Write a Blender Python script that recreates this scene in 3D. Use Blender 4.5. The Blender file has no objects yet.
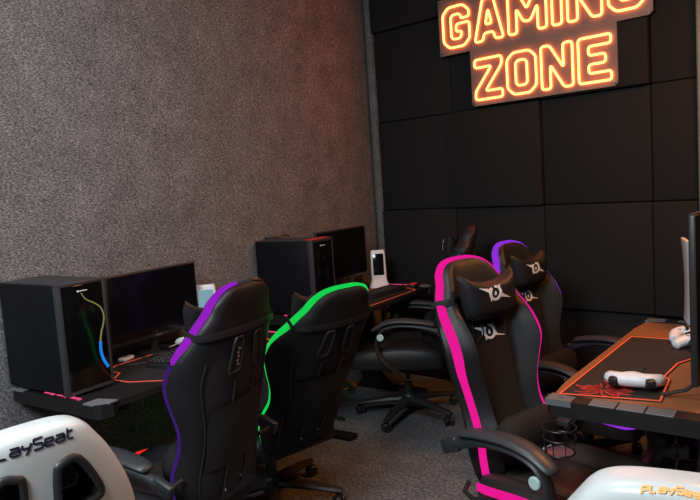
import bpy, bmesh, math, random
from mathutils import Vector, Matrix, Euler
R = math.radians
rnd = random.Random(7)
SC = bpy.context.scene
COL = SC.collection

# ------------------------------------------------------------------ camera
CAM = Vector((3.3213, -4.0952, 1.5))
yaw, pitch, roll = 0.73269, 0.09746, -0.06881
fw = Vector((-math.sin(yaw) * math.cos(pitch), math.cos(yaw) * math.cos(pitch), -math.sin(pitch)))
r0 = Vector((math.cos(yaw), math.sin(yaw), 0)); u0 = r0.cross(fw)
rr = r0 * math.cos(roll) + u0 * math.sin(roll)
uu = -r0 * math.sin(roll) + u0 * math.cos(roll)
cd = bpy.data.cameras.new('camera'); cam = bpy.data.objects.new('camera', cd); COL.objects.link(cam)
cd.sensor_width = 36; cd.sensor_fit = 'HORIZONTAL'; cd.lens = 666.3 / 700 * 36; cd.clip_start = 0.05
cam.matrix_world = Matrix(((rr.x, uu.x, -fw.x, CAM.x), (rr.y, uu.y, -fw.y, CAM.y), (rr.z, uu.z, -fw.z, CAM.z), (0, 0, 0, 1)))
SC.camera = cam

# ------------------------------------------------------------------ world, lights, exposure
w = bpy.data.worlds.new('world'); SC.world = w; w.use_nodes = True
w.node_tree.nodes['Background'].inputs[0].default_value = (.5, .55, .62, 1)
w.node_tree.nodes['Background'].inputs[1].default_value = 0.38
SC.view_settings.view_transform = 'Standard'; SC.view_settings.look = 'None'
SC.view_settings.gamma = 1; SC.view_settings.exposure = 0.0
try: SC.view_settings.use_curve_mapping = False
except Exception: pass

def area(name, loc, target, size, power, color, size_y=None, spread=180):
    l = bpy.data.lights.new(name, 'AREA'); l.energy = power; l.color = color; l.size = size; l.spread = R(spread)
    if size_y: l.shape = 'RECTANGLE'; l.size_y = size_y
    o = bpy.data.objects.new(name, l); COL.objects.link(o); o.location = loc
    o.rotation_euler = (Vector(target) - Vector(loc)).to_track_quat('-Z', 'Y').to_euler(); return o
area('ceiling_lamp_near', (2.3, -4.9, 2.9), (1.5, -3.6, 0), 1.2, 165, (.86, .94, 1))
area('ceiling_lamp_middle', (1.9, -2.9, 2.95), (1.2, -2.6, 0), 0.9, 34, (.92, .95, 1))
area('added_orange_fill', (3.0, -.95, 2.7), (2.3, -1.6, .5), 0.5, 34, (1, .36, .08))  # added fill, not a room lamp; strengthens the neon's orange on desk and seats

# ------------------------------------------------------------------ materials
def lin(c): return tuple((x / 12.92 if x <= .04045 else ((x + .055) / 1.055) ** 2.4) for x in c)
def rgb(r, g, b): return lin((r / 255, g / 255, b / 255))
def mat(name, col, rough=.5, metal=0, spec=.5, bump=0, bscale=200, var=0, emit=None, es=0, coat=0, alpha=1, trans=0):
    m = bpy.data.materials.new(name); m.use_nodes = True; nt = m.node_tree; b = nt.nodes['Principled BSDF']
    b.inputs['Base Color'].default_value = (*col, 1); b.inputs['Roughness'].default_value = rough
    b.inputs['Metallic'].default_value = metal; b.inputs['Specular IOR Level'].default_value = spec
    b.inputs['Coat Weight'].default_value = coat; b.inputs['Alpha'].default_value = alpha
    b.inputs['Transmission Weight'].default_value = trans
    if emit: b.inputs['Emission Color'].default_value = (*emit, 1); b.inputs['Emission Strength'].default_value = es
    if bump or var:
        tc = nt.nodes.new('ShaderNodeTexCoord'); n = nt.nodes.new('ShaderNodeTexNoise')
        n.inputs['Scale'].default_value = bscale; n.inputs['Detail'].default_value = 3
        nt.links.new(tc.outputs['Object'], n.inputs['Vector'])
        if bump:
            bp = nt.nodes.new('ShaderNodeBump'); bp.inputs['Strength'].default_value = bump; bp.inputs['Distance'].default_value = .004
            nt.links.new(n.outputs['Fac'], bp.inputs['Height']); nt.links.new(bp.outputs[0], b.inputs['Normal'])
        if var:
            cr = nt.nodes.new('ShaderNodeValToRGB'); cr.color_ramp.elements[0].position = .3; cr.color_ramp.elements[1].position = .7
            cr.color_ramp.elements[0].color = (*[c * (1 - var) for c in col], 1); cr.color_ramp.elements[1].color = (*[min(1, c * (1 + var)) for c in col], 1)
            nt.links.new(n.outputs['Fac'], cr.inputs[0]); nt.links.new(cr.outputs[0], b.inputs['Base Color'])
    return m
def carpet(name, dark, mid, light, s1, s2, bump=.6):
    m = bpy.data.materials.new(name); m.use_nodes = True; nt = m.node_tree; b = nt.nodes['Principled BSDF']; L = nt.links.new
    b.inputs['Roughness'].default_value = .95; b.inputs['Specular IOR Level'].default_value = .1
    tc = nt.nodes.new('ShaderNodeTexCoord')
    n1 = nt.nodes.new('ShaderNodeTexNoise'); n1.inputs['Scale'].default_value = s1; n1.inputs['Detail'].default_value = 4; n1.inputs['Roughness'].default_value = .75
    n2 = nt.nodes.new('ShaderNodeTexNoise'); n2.inputs['Scale'].default_value = s2; n2.inputs['Detail'].default_value = 2
    mp = nt.nodes.new('ShaderNodeMapping'); mp.inputs['Scale'].default_value = (.6, .40, 1.25)
    L(tc.outputs['Object'], mp.inputs[0]); L(mp.outputs[0], n1.inputs['Vector']); L(tc.outputs['Object'], n2.inputs['Vector'])
    cr = nt.nodes.new('ShaderNodeValToRGB'); e = cr.color_ramp.elements
    e[0].position = .36; e[0].color = (*dark, 1); e[1].position = .66; e[1].color = (*light, 1)
    k = e.new(.5); k.color = (*mid, 1)
    L(n1.outputs['Fac'], cr.inputs[0])
    mx = nt.nodes.new('ShaderNodeMix'); mx.data_type = 'RGBA'; mx.blend_type = 'OVERLAY'; mx.inputs[0].default_value = .35
    L(cr.outputs[0], mx.inputs[6]); L(n2.outputs['Fac'], mx.inputs[7]); L(mx.outputs[2], b.inputs['Base Color'])
    bp = nt.nodes.new('ShaderNodeBump'); bp.inputs['Strength'].default_value = bump; bp.inputs['Distance'].default_value = .006
    L(n1.outputs['Fac'], bp.inputs['Height']); L(bp.outputs[0], b.inputs['Normal'])
    return m
def emat(name, col, strength, edge=None, estr=None):
    m = bpy.data.materials.new(name); m.use_nodes = True; nt = m.node_tree; nt.nodes.clear(); L = nt.links.new
    o = nt.nodes.new('ShaderNodeOutputMaterial'); e = nt.nodes.new('ShaderNodeEmission')
    e.inputs[0].default_value = (*col, 1); e.inputs[1].default_value = strength
    if edge is None: L(e.outputs[0], o.inputs[0]); return m
    e2 = nt.nodes.new('ShaderNodeEmission'); e2.inputs[0].default_value = (*edge, 1); e2.inputs[1].default_value = estr
    lw = nt.nodes.new('ShaderNodeLayerWeight'); lw.inputs[0].default_value = .35
    mx = nt.nodes.new('ShaderNodeMixShader'); L(lw.outputs['Facing'], mx.inputs[0]); L(e.outputs[0], mx.inputs[1]); L(e2.outputs[0], mx.inputs[2]); L(mx.outputs[0], o.inputs[0])
    return m
M = {}
M['carpet_wall'] = carpet('grey_wall_carpet', (.052, .050, .052), (.155, .150, .152), (.42, .41, .41), 200, 7)
M['carpet_strip'] = carpet('grey_strip_carpet', (.05, .055, .055), (.13, .14, .14), (.24, .26, .26), 110, 12)
M['carpet_floor'] = carpet('grey_floor_carpet', (.055, .058, .062), (.12, .126, .134), (.22, .23, .245), 130, 8)
M['foam'] = mat('black_foam_panel', (.0115, .0110, .0112), .8, bump=.25, bscale=260, spec=.3)
M['backing'] = mat('black_wall', (.006, .006, .006), .9)
M['ceiling'] = mat('dark_ceiling', (.10, .10, .10), .9)
M['leather'] = mat('black_leather', (.0125, .0125, .0135), .48, bump=.18, bscale=160, spec=.34)
M['fabric'] = mat('black_mesh_fabric', (.0105, .0105, .011), .75, bump=.35, bscale=420, spec=.3)
M['seatleather'] = mat('black_seat_leather', (.03, .024, .021), .40, bump=.15, bscale=150, spec=.6)
M['backcloth'] = mat('dark_back_cloth', (.014, .014, .015), .6, bump=.25, bscale=250, spec=.35)
M['plastic'] = mat('black_plastic', (.016, .017, .018), .38, bump=.12, bscale=300)
M['armpad'] = mat('grey_black_arm_pad', (.035, .037, .040), .42, bump=.1, bscale=200)
M['nylon'] = mat('base_nylon', (.022, .024, .026), .45)
M['metalblack'] = mat('black_powder_metal', (.012, .012, .012), .4, metal=.3)
M['chrome'] = mat('chrome', (.6, .6, .62), .2, metal=1)
M['disc'] = mat('pale_mint_disc', (.42, .58, .56), .5)
M['white'] = mat('white_plastic', (.72, .74, .76), .35)
M['whiteprint'] = mat('white_print', (.80, .81, .82), .6)
M['greyprint'] = mat('grey_print', (.18, .18, .19), .5)
M['whitevinyl'] = mat('white_vinyl', (.60, .65, .64), .33, coat=.2, bump=.05, bscale=60)
M['inkblue'] = mat('dark_blue_ink', (.006, .008, .025), .5)
M['inkorange'] = mat('orange_ink', (.95, .50, .16), .6)
M['inkviolet'] = mat('violet_grey_ink', (.28, .22, .34), .6)
M['trimrubber'] = mat('dark_trim_rubber', (.018, .020, .020), .45)
M['holeinside'] = mat('black_inner_lining', (.006, .006, .007), .8)
M['desktop'] = mat('black_carbon_desktop', (.008, .0078, .008), .5, bump=.15, bscale=330, spec=.45)
M['deskglow'] = mat('black_desktop_painted_orange_glow', (.24, .088, .028), .50, bump=.12, bscale=330, spec=.9)  # black desktop; the sign's orange reflection is put into its base colour
M['deskgrey'] = mat('grey_desk_trim', (.11, .125, .13), .45)
M['bracket'] = mat('light_grey_bracket', (.16, .17, .18), .45)
M['mat'] = mat('black_mouse_mat', (.012, .011, .011), .7, bump=.2, bscale=500)
M['matred'] = mat('red_mat_border', (.75, .10, .04), .55, emit=(1, .12, .04), es=.28)
M['matgraphic'] = mat('red_mat_graphic', (.55, .03, .02), .6)
M['screen'] = mat('black_screen', (.004, .004, .005), .12, spec=.5)
M['glass'] = mat('black_tempered_glass', (.003, .0035, .0035), .12, spec=.5)
M['bezel'] = mat('black_bezel', (.018, .018, .019), .4)
M['case'] = mat('black_case_metal', (.0035, .004, .006), .5, bump=.05, bscale=600, spec=.25)
M['casetop'] = mat('grey_case_top', (.032, .034, .038), .4)
M['key'] = mat('black_keycap', (.02, .02, .021), .45)
M['sidetrim'] = mat('pale_metal_trim', (.16, .14, .10), .5, metal=.3)
M['acrylic'] = mat('smoky_acrylic', (.20, .16, .135), .32, spec=.5)
M['neon'] = emat('orange_neon', (1, .19, .042), 13, (1, .085, .003), 8.5)
M['pink'] = emat('magenta_led', (1, .012, .36), .80)
M['green'] = emat('green_led', (.012, .80, .10), .78)
M['violet'] = emat('violet_led', (.34, .035, .85), .8)
M['purple'] = emat('purple_led', (.40, .02, .72), .72)
M['dimviolet'] = emat('dim_violet_led', (.12, .03, .42), .35)
M['red'] = emat('red_led', (1, .025, .02), .85)
M['blue'] = emat('blue_led', (.02, .25, .9), .8)
M['olive'] = emat('olive_yellow_led', (.34, .36, .10), .55)
M['pinklogo'] = emat('pink_logo_light', (.85, .08, .25), .9)
M['redglow'] = emat('red_glow', (.9, .03, .03), .6)
M['paleblue'] = emat('lit_pale_blue_screen', (.35, .62, .75), .55)
M['bluegrey'] = emat('pale_blue_light', (.62, .76, .85), .8)

# ------------------------------------------------------------------ mesh helper
def catmull(P, n=6, closed=False):
    P = [Vector(p) for p in P]; out = []; N = len(P)
    for i in range(N if closed else N - 1):
        g = (lambda k: P[k % N]) if closed else (lambda k: P[max(0, min(N - 1, k))])
        a, b, c, d = g(i - 1), g(i), g(i + 1), g(i + 2)
        for j in range(n):
            t = j / n
            out.append(.5 * ((2 * b) + (c - a) * t + (2 * a - 5 * b + 4 * c - d) * t * t + (3 * b - a - 3 * c + d) * t ** 3))
    if not closed: out.append(P[-1])
    return out
class MB:
    def __init__(s): s.bm = bmesh.new()
    def _x(s, vs, rot, c):
        m = Matrix.Translation(c) @ (Euler(rot).to_matrix().to_4x4() if rot else Matrix.Identity(4))
        bmesh.ops.transform(s.bm, matrix=m, verts=vs)
    def box(s, c, size, rot=None, bev=0, seg=2):
        r = bmesh.ops.create_cube(s.bm, size=1); vs = r['verts']
        bmesh.ops.scale(s.bm, vec=size, verts=vs)
        if bev:
            es = list({e for v in vs for e in v.link_edges})
            r = bmesh.ops.bevel(s.bm, geom=es, offset=bev, segments=seg, profile=.5, affect='EDGES')
            vs = list({v for f in r['faces'] for v in f.verts} | {v for v in vs if v.is_valid})
        s._x(vs, rot, Vector(c)); return s
    def cyl(s, p0, p1, r0, r1=None, n=20, bev=0):
        p0, p1 = Vector(p0), Vector(p1); r1 = r0 if r1 is None else r1
        d = p1 - p0; q = d.to_track_quat('Z', 'Y').to_matrix(); h = d.length
        prof = [(0, 0), (r0 - bev, 0), (r0, bev), (r1, h - bev), (r1 - bev, h), (0, h)] if bev else [(r0, 0), (r1, h)]
        rings = [[p0 + q @ Vector((a * math.cos(2 * math.pi * k / n), a * math.sin(2 * math.pi * k / n), z)) for k in range(n)] for a, z in prof if a > 0]
        return s.loft(rings)
    def loft(s, rings, cap=True, closed=False, ring_closed=True):
        V = [[s.bm.verts.new(p) for p in r] for r in rings]; n = len(V[0])
        for i in range(len(V) if closed else len(V) - 1):
            a, b = V[i], V[(i + 1) % len(V)]
            for k in range(n if ring_closed else n - 1):
                try: s.bm.faces.new((a[k], a[(k + 1) % n], b[(k + 1) % n], b[k]))
                except ValueError: pass
        if cap and not closed and ring_closed:
            for r in (V[0][::-1], V[-1]):
                try: s.bm.faces.new(r)
                except ValueError: pass
        return s
    def tube(s, P, r, n=10, closed=False, flat=None, up=None):
        P = [Vector(p) for p in P]; N = len(P); rings = []
        prev = None
        for i in range(N):
            if closed: t = P[(i + 1) % N] - P[i - 1]
            else: t = P[min(N - 1, i + 1)] - P[max(0, i - 1)]
            t.normalize()
            a = Vector(up) if up is not None else (prev if prev else (Vector((0, 0, 1)) if abs(t.z) < .9 else Vector((0, 1, 0))))
            x = t.cross(a)
            if x.length < 1e-5: x = t.orthogonal()
            x.normalize(); y = x.cross(t).normalized()
            if up is None: prev = y
            rx = r[i] if isinstance(r, (list, tuple)) else r; ry = rx if flat is None else (flat[i] if isinstance(flat, (list, tuple)) else flat)
            rings.append([P[i] + x * rx * math.cos(2 * math.pi * k / n) + y * ry * math.sin(2 * math.pi * k / n) for k in range(n)])
        return s.loft(rings, closed=closed)
    def ribbon(s, P, half, normal, th):
        # flat strip along P; half = half width, normal = list of outward normals
        P = [Vector(p) for p in P]; rings = []
        for i, p in enumerate(P):
            t = (P[min(len(P) - 1, i + 1)] - P[max(0, i - 1)]).normalized(); nn = Vector(normal[i]).normalized(); d = t.cross(nn).normalized()
            h = half[i] if isinstance(half, (list, tuple)) else half
            rings.append([p - d * h, p - d * h * .7 + nn * th, p + d * h * .7 + nn * th, p + d * h])
        return s.loft(rings)
    def prism(s, poly, z0, z1, f=None):
        f = f or (lambda x, y, z: Vector((x, y, z)))
        n = len(poly); a = [s.bm.verts.new(f(x, y, z0)) for x, y in poly]; b = [s.bm.verts.new(f(x, y, z1)) for x, y in poly]
        s.bm.faces.new(a[::-1]); s.bm.faces.new(b)
        for k in range(n): s.bm.faces.new((a[k], a[(k + 1) % n], b[(k + 1) % n], b[k]))
        return s
    def ball(s, c, r, rot=None, seg=20):
        v = bmesh.ops.create_uvsphere(s.bm, u_segments=seg, v_segments=seg // 2, radius=1)['verts']
        bmesh.ops.scale(s.bm, vec=r if isinstance(r, (list, tuple)) else (r, r, r), verts=v); s._x(v, rot, Vector(c)); return s
    def warp(s, f):
        for v in s.bm.verts: v.co = f(v.co)
        return s
    def build(s, name, m, parent=None, smooth=True, ang=38):
        bmesh.ops.recalc_face_normals(s.bm, faces=s.bm.faces)
        me = bpy.data.meshes.new(name); s.bm.to_mesh(me); s.bm.free()
        me.materials.append(M[m] if isinstance(m, str) else m)
        if smooth:
            for p in me.polygons: p.use_smooth = True
            me.set_sharp_from_angle(angle=R(ang))
        o = bpy.data.objects.new(name, me); COL.objects.link(o)
        if parent is not None: o.parent = parent
        return o
def thing(name, label, cat, loc=(0, 0, 0), rz=0, group=None):
    o = bpy.data.objects.new(name, None); COL.objects.link(o); o.empty_display_size = .1
    o.location = loc; o.rotation_euler = (0, 0, R(rz)); o['label'] = label; o['category'] = cat
    if group: o['group'] = group
    return o
def tag(o, label, cat, group=None):
    o['label'] = label; o['category'] = cat
    if group: o['group'] = group
    return o
def struct(o): o['kind'] = 'structure'; return o
def dup(src, loc, rz, label):
    r = src.copy(); COL.objects.link(r); r.location = loc; r.rotation_euler = (0, 0, R(rz)); r['label'] = label
    for ch in list(src.children):
        c = ch.copy(); COL.objects.link(c); c.parent = r
        for g in list(ch.children):
            d = g.copy(); COL.objects.link(d); d.parent = c
    return r

# frame of the left wall: s = distance from the back wall, t = distance out of the left wall
LA = R(8); LO = Vector((-.03, 0, 0)); SD = Vector((math.sin(LA), -math.cos(LA), 0)); TD = Vector((math.cos(LA), math.sin(LA), 0))
def lf(s, t, z=0): return LO + SD * s + TD * t + Vector((0, 0, z))

# ------------------------------------------------------------------ setting
m = MB(); m.prism([(-.6, .3), (-.6 + .9, -6.6), (5.4, -6.6), (5.4, .3)], -.06, 0); struct(m.build('floor', 'carpet_floor', smooth=False))
m = MB(); m.prism([(-.6, .3), (-.6 + .9, -6.6), (5.4, -6.6), (5.4, .3)], 3.0, 3.06); struct(m.build('ceiling', 'ceiling', smooth=False))
m = MB(); a, b = lf(-.12, 0), lf(6.6, 0); c, d = lf(6.6, -.1), lf(-.12, -.1)
m.prism([(a.x, a.y), (b.x, b.y), (c.x, c.y), (d.x, d.y)], 0, 3.0); struct(m.build('wall_left', 'carpet_wall', smooth=False))
m = MB(); m.box((2.65, .06, 1.5), (5.5, .12, 3.0)); struct(m.build('wall_back', 'backing', smooth=False))
m = MB(); m.box((5.3, -3.2, 1.5), (.1, 6.7, 3.0)); struct(m.build('wall_right', 'ceiling', smooth=False))
m = MB(); m.box((3.1, -6.5, 1.5), (4.4, .1, 3.0)); struct(m.build('wall_front', 'ceiling', smooth=False))
m = MB(); m.box((.03, -.035, 1.5), (.055, .07, 3.0), bev=.008); struct(m.build('trim_1', 'carpet_strip'))
m = MB(); m.box((2.325, -.05, 1.8), (.022, .10, 2.4), bev=.004); struct(m.build('trim_2', 'sidetrim'))

# acoustic foam squares on the back wall
rows = [3.0, 2.619, 1.951, 1.283, .615, .0]
TH = {(0, 0): .075, (0, 1): .05, (0, 2): .05, (0, 3): .05,
      (1, 0): .045, (1, 1): .050, (1, 2): .085, (1, 3): .050,
      (2, 0): .050, (2, 1): .085, (2, 2): .055, (2, 3): .062,
      (3, 0): .066, (3, 1): .060, (3, 2): .068, (3, 3): .080,
      (4, 0): .05, (4, 1): .05, (4, 2): .035, (4, 3): .02}
rn = ['top row', 'second row down', 'third row down', 'fourth row down', 'floor row']
cn = ['touching the left corner trim', 'second from the left corner', 'third from the left corner', 'narrow one beside the pale upright trim']
for r_ in range(5):
    for c_ in range(4):
        x0 = .058 + .668 * c_; x1 = min(x0 + .668, 2.312); z1, z0 = rows[r_], rows[r_ + 1]; th = TH[(r_, c_)]
        m = MB(); m.box(((x0 + x1) / 2, -th / 2, (z0 + z1) / 2), (x1 - x0 - .003, th, z1 - z0 - .003), bev=.011, seg=3)
        o = m.build('acoustic_panel', 'foam'); tag(o, 'black foam wall square, %s, %s' % (rn[r_], cn[c_]), 'wall panel', 'black acoustic panels on the back wall')

# ------------------------------------------------------------------ neon sign
def sign():
    t = thing('neon_sign', 'orange glowing neon sign reading GAMING ZONE on a smoky stepped board', 'sign', (0, -.092, 0))
    m = MB()
    poly = [(.695, 2.335), (.695, 2.71), (2.10, 2.71), (2.10, 2.345), (2.08, 2.325), (1.90, 2.325), (1.90, 1.985), (1.88, 1.965), (.945, 1.965), (.93, 1.985), (.93, 2.335)]
    m.prism(poly, 0, -.010, lambda x, y, z: Vector((x, z, y))); m.build('backing_board', 'acrylic', t, smooth=False)
    G = {
     'G': [[(.72,.68),(.72,.84),(.56,1),(.16,1),(0,.84),(0,.16),(.16,0),(.56,0),(.72,.16),(.72,.56),(.36,.56),(.36,.37),(.50,.37),(.50,.26),(.44,.2),(.28,.2),(.22,.26),(.22,.74),(.28,.8),(.44,.8),(.50,.74),(.50,.68)]],
     'A': [[(0,0),(.24,1),(.50,1),(.74,0),(.53,0),(.49,.18),(.25,.18),(.21,0)], [(.29,.38),(.45,.38),(.37,.74)]],
     'M': [[(0,0),(0,1),(.21,1),(.45,.52),(.69,1),(.90,1),(.90,0),(.70,0),(.70,.56),(.53,.24),(.37,.24),(.20,.56),(.20,0)]],
     'I': [[(0,0),(0,1),(.21,1),(.21,0)]],
     'N': [[(0,0),(0,1),(.20,1),(.51,.45),(.51,1),(.72,1),(.72,0),(.52,0),(.21,.55),(.21,0)]],
     'Z': [[(0,1),(.72,1),(.72,.80),(.27,.2),(.72,.2),(.72,0),(0,0),(0,.2),(.45,.8),(0,.8)]],
     'O': [[(.16,0),(0,.16),(0,.84),(.16,1),(.56,1),(.72,.84),(.72,.16),(.56,0)], [(.28,.2),(.22,.26),(.22,.74),(.28,.8),(.44,.8),(.50,.74),(.50,.26),(.44,.2)]],
     'E': [[(0,0),(0,1),(.70,1),(.70,.8),(.22,.8),(.22,.6),(.58,.6),(.58,.4),(.22,.4),(.22,.2),(.70,.2),(.70,0)]]}
    def rounded(P, rad):
        out = []; n = len(P)
        for i in range(n):
            a, b, c = Vector(P[i - 1]), Vector(P[i]), Vector(P[(i + 1) % n])
            r1 = min(rad, (a - b).length * .4, (c - b).length * .4)
            p, q = b + (a - b).normalized() * r1, b + (c - b).normalized() * r1
            for k in range(5):
                u = k / 4; out.append((p * (1 - u) ** 2 + b * 2 * u * (1 - u) + q * u * u))
        return out
    def word(wd, x0, x1, z0, h):
        tot = sum(max(p[0] for p in G[ch][0]) for ch in wd); gap = .13
        sx = (x1 - x0) / (tot + gap * (len(wd) - 1)); x = x0
        for ch in wd:
            mm = MB()
            for lp in G[ch]:
                pts = rounded([(x + px * sx, z0 + pz * h) for px, pz in lp], .02)
                mm.tube([Vector((p.x, -.020, p.y)) for p in pts], .0072, 8, closed=True, up=(0, 1, 0))
            o = mm.build('neon_letter', 'neon', t); x += (max(p[0] for p in G[ch][0]) + gap) * sx
    word('GAMING', .735, 2.065, 2.378, .268)
    word('ZONE', .965, 1.868, 2.003, .262)
    for x, z in ((.715, 2.352), (2.08, 2.345), (.95, 1.985), (1.88, 1.985), (.715, 2.69), (2.08, 2.69)):
        mm = MB(); mm.cyl((x, .004, z), (x, -.016, z), .007, n=14, bev=.001); mm.build('standoff_screw', 'chrome', t)
sign()

# ------------------------------------------------------------------ gaming chair
ST = [  # z, half width, forward offset of the side bolsters, thickness
    (.43, .185, .00, .07), (.47, .215, .025, .095), (.54, .238, .05, .11), (.60, .236, .06, .11), (.68, .222, .05, .10), (.76, .232, .055, .10), (.84, .258, .075, .10),
    (.91, .274, .095, .10), (.97, .272, .09, .10), (1.02, .252, .07, .10), (1.07, .222, .045, .095), (1.11, .200, .03, .09), (1.15, .170, .02, .085),
    (1.185, .154, .012, .08), (1.212, .128, .006, .07), (1.228, .095, .002, .055), (1.236, .045, 0, .035)]
def yc(z): return -.245 - (z - .45) * .20
def side(zs):
    for (a, b) in zip(ST, ST[1:]):
        if a[0] <= zs <= b[0]:
            k = (zs - a[0]) / (b[0] - a[0]); return [a[i] + (b[i] - a[i]) * k for i in range(4)]
    return list(ST[0] if zs < ST[0][0] else ST[-1])
def front_y(u, s):
    z, w_, ye, th = s; a = abs(u)
    k = max(0, (a - .5) / .42); k = min(1, k); k = k * k * (3 - 2 * k)
    drop = max(0, (a - .86) / .14) ** 2 * .25 * th
    return yc(z) + th * .5 + ye * k - drop
def back_y(u, s):
    z, w_, ye, th = s; a = abs(u)
    return yc(z) - th * .5 + ye * a ** 2.2 + max(0, (a - .85) / .15) ** 2 * .25 * th
US = [-1, -.96, -.88, -.75, -.62, -.52, -.35, -.18, 0, .18, .35, .52, .62, .75, .88, .96, 1]
KW = .93
ST = [(a, b * KW, c, d) for a, b, c, d in ST]
def phi(z): k = min(1, max(0, (z - .96) / .14)); k = k * k * (3 - 2 * k); return R(48 - 36 * k)
def fwid(s): return s[1] - max(0, (front_y(1, s) - back_y(1, s))) * math.tan(phi(s[0]))
STS = [list(v) for v in catmull([Vector(s) if False else Vector((s[0], s[1], s[2], s[3])) for s in ST], 3)]
def logo(f, sc):
    mm = MB(); n = 20
    ring = []
    pa = [(math.cos(2 * math.pi * k / n) * .5, math.sin(2 * math.pi * k / n) * .5) for k in range(n)]
    for k in range(n):
        if k in (3, 4): continue
        a0, a1 = 2 * math.pi * k / n, 2 * math.pi * (k + 1) / n
        q = [(math.cos(a0) * .56, math.sin(a0) * .62), (math.cos(a1) * .56, math.sin(a1) * .62), (math.cos(a1) * .36, math.sin(a1) * .42), (math.cos(a0) * .36, math.sin(a0) * .42)]
        mm.prism([(x * sc, y * sc) for x, y in q], 0, .0025, f)
    for sg in (1, -1):
        for poly in ([(-.42, .40), (-1.35, .62), (-.95, .36), (-.56, .10)], [(.34, .44), (.44, .62), (.46, .30)]):
            mm.prism([(-x * sg * sc, y * sg * sc) for x, y in poly], 0, .0025, f)
    mm.prism([(x * sc, y * sc) for x, y in [(-.06, -.16), (.06, -.2), (.12, -.04), (.02, .04), (.04, .16), (-.06, .08)]], 0, .0025, f)
    return mm
def gaming_chair(label, loc, rz, led, seatled, recl=0, pads='leather', bodymat='leather', led_lo='same', pillow_z=1.10, pillow_s=1.0, cover='backcloth', dz=0):
    t = thing('gaming_chair', label, 'chair', (loc[0], loc[1], 0), rz, 'racing style gaming chairs at the desks')
    cr, sr = math.cos(R(recl)), math.sin(R(recl))
    def bk(v):
        dy, dz = v.y + .22, v.z - .45
        return Vector((v.x, -.22 + dy * cr - dz * sr, .45 + dz * cr + dy * sr))
    # backrest
    m = MB(); rings = []
    for s in STS:
        fwd = fwid(s); rg = [Vector((u * fwd, front_y(u, s), s[0])) for u in US]
        sy = (front_y(1, s) + back_y(1, s)) / 2; sx = (fwd + s[1]) / 2
        rg.append(Vector((sx + .003, sy + .001, s[0])))
        rg += [Vector((u * s[1], back_y(u, s), s[0])) for u in US[::-1]]
        rg.append(Vector((-sx - .003, sy + .001, s[0])))
        rings.append(rg)
    m.loft(rings); m.warp(bk); back = m.build('backrest', bodymat, t, ang=60)
    # centre panel front and rear panel
    for nm, fy, sgn, zr, um, mt in (('centre_panel', front_y, 1, (.50, 1.02), .50, 'fabric'), ('rear_cover', back_y, -1, (.47, 1.00), .72, cover)):
        m = MB(); rg = []
        for k in range(15):
            z = zr[0] + (zr[1] - zr[0]) * k / 14; s = side(z)
            uu_ = um * (1 - .18 * (k / 14) ** 2)
            e = .004 if 0 < k < 14 else 0
            rg.append([Vector((q * uu_ * s[1], fy(q * uu_, s) + sgn * (e * (1 if abs(q) < 1 else 0)), z)) for q in (-1, -.9, -.6, -.3, 0, .3, .6, .9, 1)])
        m.loft(rg, ring_closed=False); m.warp(bk); m.build(nm, mt, back)
    # seams as raised piping on both faces
    m = MB()
    for sg in (1, -1):
        for fy, off, uo in ((front_y, .002, .52), (back_y, -.002, .74), (back_y, -.007, .26)):
            P = [Vector((sg * (uo - .1 * (z - .5)) * side(z)[1], fy(uo - .1 * (z - .5), side(z)) + off, z)) for z in [.47 + .04 * k for k in range(12 if uo < .3 else 14)]]
            m.tube(P, .0035, 6)
    m.warp(bk); m.build('seam_piping', 'plastic', back)
    # pillow strap round the head section
    m = MB(); s = side(1.095); P = []
    for u in US: P.append(Vector((u * (fwid(s) + .004 + .012 * abs(u) ** 6), front_y(u, s) + .004, 1.095)))
    for u in US[::-1]: P.append(Vector((u * (s[1] + .004 + .014 * abs(u) ** 6), back_y(u, s) - .003, 1.085)))
    m.tube(P, .0025, 6, closed=True, flat=.014, up=(0, 0, 1)); m.warp(bk); m.build('pillow_strap', 'plastic', back)
    # belt slots
    for sg in (1, -1):
        for fy, off in ((back_y, -1), (front_y, 1)):
            def sp(x, z, o_): return Vector((x * sg, fy(x / side(z)[1], side(z)) + off * o_, z))
            NZ = 8; inn = []; outr = []
            for k in range(NZ + 1):
                q = k / NZ; z = .945 + .115 * q; e = .006 * (1 if k in (0, NZ) else 0); inn.append((.036 + e - .004 * q, z)); outr.append((.088 - .016 * q - e, z - .012 * (1 - q)))
            m = MB(); m.loft([[sp(inn[k][0] + (outr[k][0] - inn[k][0]) * j / 4, inn[k][1] + (outr[k][1] - inn[k][1]) * j / 4, .0055) for j in range(5)] for k in range(NZ + 1)], ring_closed=False)
            m.warp(bk); slo = m.build('belt_slot', 'holeinside', back)
            if off < 0 and sg < 0 and led == 'purple':
                m = MB()
                for k2 in range(5): m.box(sp(.050 + .004 * (k2 % 2), .965 + .014 * k2, .0075), (.010, .002, .007), rot=(0, R(-20 * (k2 % 2)), 0))
                m.warp(bk); m.build('strap_print', 'greyprint', slo)
            m = MB(); m.tube([sp(x, z, .0055) for x, z in inn + outr[::-1]], .0055, 8, closed=True); m.warp(bk); m.build('slot_trim', 'plastic', back)
    # rear pocket
    m = MB(); rg = []
    for k in range(9):
        z = .60 + .24 * k / 8; s = side(z); bul = .016 * math.sin(math.pi * min(1, (k + .5) / 9)) + (.006 if k == 8 else 0)
        rg.append([Vector((q * .15, back_y(abs(q) * .15 / s[1], s) - .007 - bul * (1 - abs(q) ** 3) - .004 * math.sin(7 * q + k), z + .018 * q * (k / 8))) for q in (-1, -.8, -.5, -.2, .1, .4, .7, .9, 1)])
    m.loft(rg, ring_closed=False); m.warp(bk); m.build('rear_pocket', cover, back)
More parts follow.
